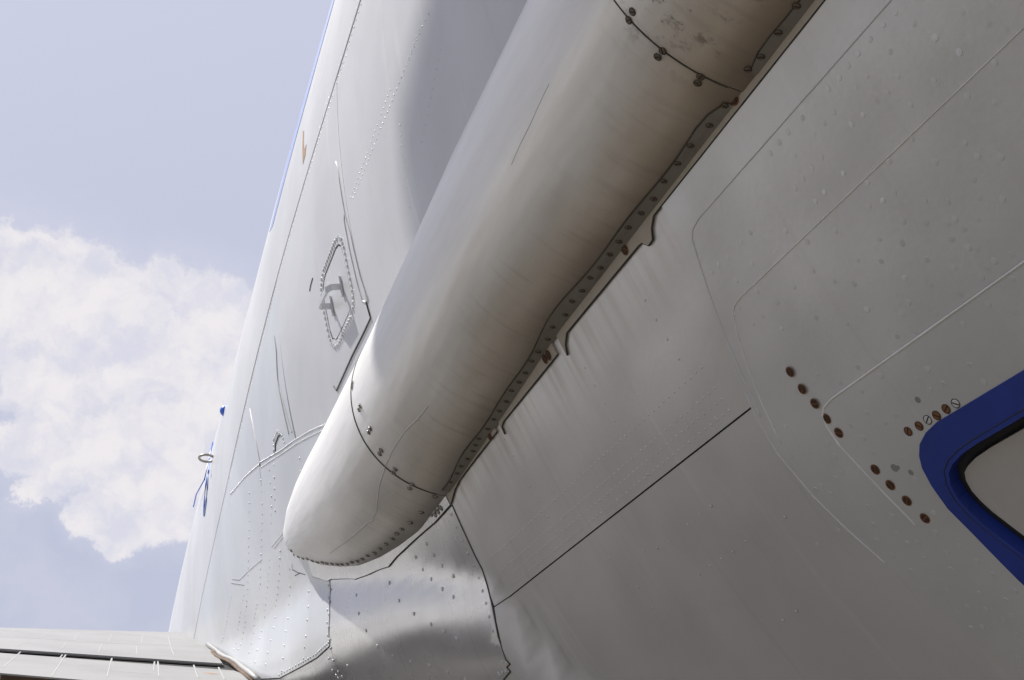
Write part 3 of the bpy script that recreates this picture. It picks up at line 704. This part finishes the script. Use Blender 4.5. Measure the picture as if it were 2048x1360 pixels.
# domed rivets on the wing-root fairing
z7 = lambda L: [(340+a/4.858, 1080+b/4.857) for a, b in L]
colsA = [z7([(1155, 80), (1170, 300), (1160, 600), (1140, 850), (1110, 1100), (1090, 1340)]), z7([(1075, 100), (1060, 400), (1030, 650), (1000, 900), (950, 1130), (920, 1290)]),
         z7([(975, 200), (960, 390), (930, 660), (880, 930), (830, 1210)]), z7([(890, 60), (880, 430), (850, 610), (820, 780), (760, 1130)]), z7([(770, 130), (760, 500), (740, 700), (660, 1080)]), z7([(720, 540), (690, 700), (660, 880), (620, 1080)]), z7([(600, 560), (570, 700), (540, 880), (500, 1000)]),
         z7([(1355, 510), (1345, 720), (1330, 920), (1305, 1140), (1290, 1240)]),
         [(548, 880), (550, 960), (552, 1040)], [(523, 960), (526, 1020), (524, 1090)], [(500, 985), (500, 1040), (498, 1100)], [(540, 940), (545, 1000), (543, 1060)], [(601, 915), (604, 960)]]
rows = []
for c in colsA: rows += along(c, 0.030, jit=0.002)
rivets('rivet_rows', rows, 0.0027, M['rivet_light'], fair_mid, 0.5, lift=0.0013)
rows = []
for c in (z7([(1545, 440), (1545, 1000)]), z7([(1562, 480), (1560, 1010)]), z7([(1540, 1040), (1550, 1160), (1580, 1260), (1650, 1350)]), z7([(1565, 1050), (1600, 1200), (1670, 1330)])):
    rows += along(c, 0.024)
for sb in ((0.22,)):
    rows += [(S(y, p+sb), normal(S, np.array(y), np.array(p+sb))) for y, p in [(np.interp(t, np.linspace(0, 1, 4), [q[0] for q in SEAMB]), np.interp(t, np.linspace(0, 1, 4), [q[1] for q in SEAMB])) for t in np.linspace(0, 1, 22)]]
rivets('rivet_rows', rows, 0.0027, M['rivet_light'], fair_mid, 0.5, lift=0.0013)
rows = []
for line in (((520, 926), (560, 903), (590, 881), (620, 864), (655, 848)), ((524, 935), (565, 908), (594, 888), (624, 872), (655, 858)), ((462, 988), (490, 955), (520, 928)), ((545, 1093), (560, 1075), (580, 1050)), ((550, 1096), (566, 1076), (582, 1058)), ((466, 1158), (480, 1160), (500, 1140), (526, 1118)), ((464, 1166), (490, 1170)), ((548, 900), (548, 880), (555, 862), (565, 872), (570, 888))):
    rows += along(line, 0.0115)
rivets('rivet_rows', rows, 0.0024, M['rivet_light'], fair_mid, 0.5, lift=0.0013)
z3 = lambda L: [(560+a/4.096, 1040+b/4.096) for a, b in L]
dom = z3([(895, 515), (625, 615), (645, 765), (705, 905), (975, 660), (1097, 768), (1238, 855), (1345, 908), (1448, 968), (798, 1032), (925, 1115), (1070, 1160), (1225, 1190), (1375, 1240), (1330, 565), (1420, 630), (1240, 485), (1328, 375), (1420, 460), (1172, 405), (1258, 288), (1112, 305), (1200, 197), (555, 1195), (600, 460), (840, 365), (1520, 1305), (460, 1275), (510, 1285)])
for p in dom:
    x, n = hit(p); fastener('rivet', 'dome', x, n, 0.0034, fair_near, (M['rivet_light'],), False, 0.5)
rows = []
JJ = [hit(p) for p in ((906, 1025), (920, 1060), (946, 1118), (968, 1170), (982, 1215), (996, 1270), (1009, 1312))]
for a in along(JJ, 0.020, raw=True): rows.append(a)
rows = offset_spots(rows, 0.010, 0)
rows += [hit(p) for p in z3([(1825, 1160), (1862, 1165), (1890, 1160), (1790, 1255), (1820, 1248), (1848, 1240), (1800, 1270), (1825, 1262)])]
rivets('rivet_rows', rows, 0.0026, M['rivet_light'], fair_near, 0.5)

# ------------------------------------------------------------------ access hatch on the upper flank, with its handle
hatch = panel('access_hatch', shrink(HATCH, 0.004), M['flank'], air, -0.0005, (), 0.02, 0.006, label='small rounded hatch with a bent handle on the flank')
HR = [(1.858, -11.2), (1.962, -11.2), (1.985, -11.4), (2.0, -11.8), (2.007, -12.4), (2.007, -14.6), (2.0, -15.2), (1.985, -15.6), (1.962, -15.8), (1.855, -15.8), (1.832, -15.6), (1.817, -15.2), (1.81, -14.6), (1.81, -12.4), (1.817, -11.8), (1.832, -11.4), (1.858, -11.2)]
hp = np.array(HR)*np.array([1, K]); tot = 0
for a, b in zip(hp[:-1], hp[1:]):
    L = np.linalg.norm(b-a); k = max(1, round(L/0.0115))
    for i in range(k):
        q = a+(b-a)*i/k; y, p = q[0], q[1]/K
        fastener('rivet', 'hatch_rivet', S(y, p, 0.0008), normal(S, np.array(y), np.array(p)), 0.0036, hatch, (M['rivet_light'],), False, 0.6)
f1, n1 = hit((683, 573)); f2, n2 = hit((664, 612))
d12 = (f2-f1)/np.linalg.norm(f2-f1); hn = n1; wd = np.cross(d12, hn)
def bar(name, P, w_, th, mat, parent):
    """flat bar through points P, width along wd"""
    P = [np.array(p) for p in P]; V, F = [], []
    for i, p in enumerate(P):
        t = P[min(i+1, len(P)-1)]-P[max(i-1, 0)]; t /= np.linalg.norm(t); s = np.cross(t, wd); s /= np.linalg.norm(s)
        for a, b in ((-1, -1), (1, -1), (1, 1), (-1, 1)): V.append(p+wd*a*w_/2+s*b*th/2)
    for i in range(len(P)-1):
        for k in range(4): F.append((i*4+k, i*4+(k+1) % 4, (i+1)*4+(k+1) % 4, (i+1)*4+k))
    F += [(0, 1, 2, 3), tuple(4*(len(P)-1)+k for k in (3, 2, 1, 0))]
    return link(name, mesh_from(name, V, F, None, None, False), mat, parent)
hh = 0.023
bar('handle', [f1-hn*0.002, f1+hn*hh*0.72, f1+hn*hh+d12*0.010, f2+hn*hh-d12*0.008, f2+hn*hh*0.85, f2-hn*0.002], 0.0095, 0.0045, M['rivet_light'], hatch)
for fpt in (f1, f2):
    ax = (wd, d12, hn); box('handle_foot', fpt+hn*0.0015, ax, (0.017, 0.004, 0.0016), M['rivet_light'], hatch)
# little open vent under the fairing edge and scuffs
ribbon('vent_slot', ((551, 902), (551, 888), (557, 872), (561, 869)), 0.0050, M['dark'], flank_c, off=0.001)
ribbon('scratch', ((1098, 168), (1080, 205), (1060, 250), (1040, 290), (1023, 329)), 0.0006, M['chip'], sec_b, which='T', off=0.0, height=0.0002)
ribbon('scratch', ((620, 582), (622, 570), (626, 556)), 0.0016, M['chip'], flank_b, off=0.001)
ribbon('filler_line', ((856, 812), (835, 838), (810, 862), (788, 895), (772, 930), (758, 972), (753, 1020), (745, 1042), (735, 1046), (715, 1064), (690, 1085), (660, 1106)), 0.0030, M['bead'], sec_c, which='T', off=0.0001, height=0.0003)
# bare patch of primer near the long joint
pp = [(607, 262), (608, 300), (614, 287), (612, 310), (607, 328)]
panel('bare_patch', [yphi(p) for p in ((607, 262), (609, 262), (609, 300), (614, 289), (612, 310), (607, 329), (606, 300))], M['ochre'], upper_b, 0.0014, (), 0.01, 0.001)
# blue stripe high on the flank, just turning out of sight
stripe = panel('blue_stripe', [(-1, 8.5), (1.4, 7.2), (1.8, 6.2), (2.2, 4.6), (2.6, 3.2), (2.7, 4.5), (2.4, 7), (2.0, 9), (-1, 13)], M['stripe'], air, 0.0016, (), 0.03, 0.0005)

# blue lamp, hand ring and blue cord on the far edge of the body
def edge(px, py, out=0.0):
    x, n = hit((px, py)); return x+n*out, n
x, n = edge(449, 821); 
tube('blue_lamp', [x-n*0.01+n*0.024*math.sin(a) for a in np.linspace(0, 1.5, 8)], [0.020*math.cos(a) for a in np.linspace(0, 1.5, 8)], M['bright_blue'], air, 16, False, 'small bright blue dome on the far edge of the body')
x, n = edge(426, 918)
t1 = np.array([0, 1.0, 0.0]); 
ringp = [x+n*(0.020+0.024*math.cos(a))+np.cross(n, t1)*0.002*math.sin(a)+t1*0.028*math.sin(a) for a in np.linspace(0, 2*math.pi, 20, endpoint=False)]
tube('hand_ring', ringp, 0.0042, M['bright'], air, 6, True, 'small metal ring on the far edge of the body')
cord = [edge(428, 885, 0.004), edge(421, 920, 0.006), edge(415, 960, 0.010), edge(404, 990, 0.02), edge(398, 1015, 0.02)]
tube('blue_cord', [c[0] for c in cord], 0.0022, M['bright_blue'], air, 6)
cord = [edge(420, 940, 0.004), edge(414, 970, 0.004), edge(411, 1000, 0.004), edge(410, 1030, 0.004)]
tube('blue_cord', [c[0] for c in cord], 0.0022, M['bright_blue'], air, 6)
tube('blue_cord', [edge(a, b, 0.003)[0] for a, b in ((421, 925), (417, 970), (414, 1005), (410, 1032))], 0.0030, M['stripe'], air, 6)

# ------------------------------------------------------------------ wing at the far end of the fairing: fixed trailing edge, slot and flap
WN = np.array([0.0, -0.2578, 0.9662]); WN /= np.linalg.norm(WN)
W0 = hit((430, 1300))[0]
def onwing(p, off=0.0):
    d = ray(*p); o = np.array([0, 0, EYE]); s = ((W0+WN*off-o) @ WN)/(d @ WN); return o+d*s
def slab(name, P, th, mat, parent, side=None, label=None):
    """plate with outline P (top points), thickness th along -WN, side faces may take another material"""
    P = [np.array(p) for p in P]; n = len(P)
    c = sum(P)/n
    V = P+[p-WN*th for p in P]; F = [tuple(range(n)), tuple(range(2*n-1, n-1, -1))]; mi = [0, 0]
    for i in range(n): F.append(((i+1) % n, i, n+i, n+(i+1) % n)); mi.append(1 if side else 0)
    bm = bmesh.new(); vs = [bm.verts.new(tuple(v)) for v in V]
    for f, m in zip(F, mi):
        fc = bm.faces.new([vs[i] for i in f]); fc.material_index = m
    bmesh.ops.recalc_face_normals(bm, faces=bm.faces)
    bmesh.ops.bevel(bm, geom=[e for e in bm.edges], offset=0.003, segments=2, affect='EDGES')
    me = bpy.data.meshes.new(name); bm.to_mesh(me); bm.free()
    return link(name, me, [mat]+([side] if side else []), parent, None, label)
def outb(p, q, k):   # continue outboard from p by k metres
    return onwing(p)+np.array([-k, 0.0, 0.0])
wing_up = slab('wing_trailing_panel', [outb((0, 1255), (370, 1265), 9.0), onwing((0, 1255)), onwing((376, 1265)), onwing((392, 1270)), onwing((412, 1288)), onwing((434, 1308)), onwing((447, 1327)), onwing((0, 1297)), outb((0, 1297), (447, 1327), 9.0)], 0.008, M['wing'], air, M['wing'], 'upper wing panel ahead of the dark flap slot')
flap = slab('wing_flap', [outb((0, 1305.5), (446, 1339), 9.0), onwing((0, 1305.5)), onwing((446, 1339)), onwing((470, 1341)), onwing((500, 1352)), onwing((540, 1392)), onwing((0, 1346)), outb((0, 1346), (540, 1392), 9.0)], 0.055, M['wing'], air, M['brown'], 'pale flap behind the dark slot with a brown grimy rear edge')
slot = slab('slot_shade', [p-WN*0.011 for p in (outb((0, 1285), (447, 1315), 8.9), onwing((0, 1285)), onwing((436, 1305)), onwing((490, 1338)), onwing((478, 1345)), onwing((0, 1312)), outb((0, 1312), (478, 1345), 8.9))], 0.02, M['black'], air)  # black plate: shade inside the slot painted as colour
# main wing box ahead of the flap, with its real depth and underside
fa, fb = onwing((376, 1265)), outb((0, 1255), (370, 1265), 1.6)
print('WING', fa, fb, onwing((0, 1255)), onwing((0, 1346)), onwing((500, 1352)))
V, F = [], []
sp_ = np.array([-1.0, 0.0, 0.0])
for k_ in range(3):
    o_ = fa+np.array([0.5, 0, 0])-np.array([0, 0, 0.05]) if k_ == 0 else fa-np.array([0, 0, 0.05])+sp_*(2.5 if k_ == 1 else 13.0)
    ch_ = (4.2, 3.6, 1.6)[k_]
    for t_, u_ in ((0, 0), (0.15, 0.02), (0.45, 0.05), (0.8, 0.0), (0.95, -0.06), (1.0, -0.14), (0.9, -0.22), (0.5, -0.32), (0.2, -0.26), (0.0, -0.18), (-0.12, -0.13)):
        V.append(o_+np.array([0, t_*ch_, u_*ch_/4.2*1.6+t_*0.10]))
nn_ = 11
for k_ in range(2):
    for i in range(nn_): F.append((k_*nn_+i, k_*nn_+(i+1) % nn_, (k_+1)*nn_+(i+1) % nn_, (k_+1)*nn_+i))
F += [tuple(range(nn_)), tuple(range(3*nn_-1, 2*nn_-1, -1))]
link('wing', mesh_from('wing', V, F, None, None, False), M['wing'], air)
def wribbon(name, P, wdt, mat, parent): return ribbon(name, [(onwing(p, 0.0), WN) for p in P], wdt, mat, parent, raw=True, off=0.0, height=0.0005)
z_ = lambda L: [(a/2.926, 1000+b/2.926) for a, b in L]
for L in ([(835, 790), (830, 840)], [(800, 855), (803, 905)], [(655, 785), (635, 830)], [(600, 840), (575, 895)], [(465, 775), (435, 820)], [(390, 830), (360, 870)], [(290, 770), (235, 808)], [(170, 825), (110, 852)], [(985, 800), (1000, 855)], [(1000, 860), (1020, 910)], [(100, 750), (45, 790)]):
    wribbon('raised_seam', z_(L), 0.004, M['wing_bead'], wing_up)
for L in ([(0, 800), (250, 812), (600, 835), (985, 855)],):
    wribbon('joint_line', z_(L), 0.004, M['wing_bead'], wing_up)
for L in ([(120, 888), (20, 980)], [(385, 905), (305, 1030)], [(365, 905), (345, 930)], [(655, 925), (628, 1035)], [(905, 945), (900, 1000)], [(925, 945), (932, 1030)], [(1135, 965), (1160, 1040)], [(1280, 978), (1315, 1050)]):
    wribbon('raised_seam', z_(L), 0.0045, M['wing_bead'], flap)
wribbon('joint_line', z_([(450, 985), (700, 1005), (900, 1020)]), 0.003, M['pale'], flap)
wribbon('bare_patch', z_([(1215, 1012), (1255, 1020)]), 0.035, M['ochre'], flap)
# wavy sealing bead where wing meets body
bead = [onwing(p, 0.006) for p in ((378, 1265), (395, 1270), (412, 1284), (420, 1292), (432, 1300), (441, 1309), (450, 1314), (462, 1318), (474, 1325), (486, 1336), (500, 1346), (516, 1360))]
tube('root_seal', bead, [0.003, .005, .006, .008, .006, .008, .007, .007, .008, .008, .008, .008], M['wing'], air, 7, False, 'lumpy pale seal where the wing meets the body')
tube('root_seal', [b+np.array([-0.012, -0.006, -0.006]) for b in bead[4:]], 0.005, M['brown'], air, 6)

# ------------------------------------------------------------------ engine nacelle above and behind the viewer; its shadow falls on the flank
na = np.array([-1.565, 0, EYE+2.825]); nr = 0.76; NY = 2.66
prof = [(NY-5.0, 0.40), (NY-4.0, 0.60), (NY-2.8, 0.74), (NY-1.5, nr), (NY-0.5, nr*0.985), (NY-0.18, nr*0.95), (NY-0.05, nr*0.90), (NY, nr*0.84), (NY-0.03, nr*0.79), (NY-0.15, nr*0.75), (NY-1.2, nr*0.74)]
V, F = [], []; ns = 48
for y, r in prof:
    for k in range(ns):
        a = 2*math.pi*k/ns; V.append((na[0]+r*math.cos(a), y, na[2]+r*math.sin(a)))
for i in range(len(prof)-1):
    for k in range(ns): F.append((i*ns+k, i*ns+(k+1) % ns, (i+1)*ns+(k+1) % ns, (i+1)*ns+k))
me = mesh_from('engine_nacelle', V, F); nac = link('engine_nacelle', me, M['wing'], air)
box('pylon', (0.05, NY-3.0, EYE+2.45), ((0.93, 0, -0.36), (0, 1, 0), (0.36, 0, 0.93)), (1.35, 1.1, 0.09), M['wing'], air, 0.04)
# main undercarriage under the wing, unseen, added to darken the lower fairing's reflection
def wheel(x, y, z, r, wd_):
    V, F = [], []; n = 28
    pr = [(0.30*r, -wd_*0.35), (0.60*r, -wd_*0.5), (0.86*r, -wd_*0.5), (0.97*r, -wd_*0.36), (r, 0), (0.97*r, wd_*0.36), (0.86*r, wd_*0.5), (0.60*r, wd_*0.5), (0.30*r, wd_*0.35)]
    for q, dx in pr:
        for k in range(n): V.append((x+dx, y+q*math.cos(2*math.pi*k/n), z+q*math.sin(2*math.pi*k/n)))
    for i in range(len(pr)-1):
        for k in range(n): F.append((i*n+k, i*n+(k+1) % n, (i+1)*n+(k+1) % n, (i+1)*n+k))
    F += [tuple(range(n)), tuple(range((len(pr)-1)*n, len(pr)*n))]
    return link('wheel', mesh_from('wheel', V, F), M['rubber'], leg)
leg = tube('unseen_landing_gear', [(-0.75, 5.6, 2.6), (-0.75, 5.6, 1.2), (-0.75, 5.6, 0.50)], [0.13, 0.12, 0.09], M['chip'], air, 14)
tube('axle', [(-1.25, 5.1, 0.50), (-0.25, 5.1, 0.50)], 0.05, M['chip'], leg); tube('axle', [(-1.25, 6.2, 0.50), (-0.25, 6.2, 0.50)], 0.05, M['chip'], leg)
tube('bogie_beam', [(-0.75, 5.0, 0.50), (-0.75, 6.3, 0.50)], 0.08, M['chip'], leg)
for wx in (-1.15, -0.35):
    for wy in (5.1, 6.2): wheel(wx, wy, 0.50, 0.50, 0.30)
box('unseen_gear_door', (-0.15, 5.6, 1.75), ((1, 0, 0.10), (0, 1, 0), (-0.10, 0, 1)), (0.02, 1.1, 0.62), M['brown'], air, 0.01)  # unseen doors, added as a dark reflection in the lower fairing
box('unseen_gear_door', (-1.45, 5.6, 1.75), ((1, 0, -0.10), (0, 1, 0), (0.10, 0, 1)), (0.02, 1.1, 0.62), M['brown'], air, 0.01)
bpy.context.view_layer.update()
for o in list(bpy.data.objects):
    if o.parent is None and o.name not in ('aircraft', 'ground', 'camera', 'sun'): print('TOP', o.name)
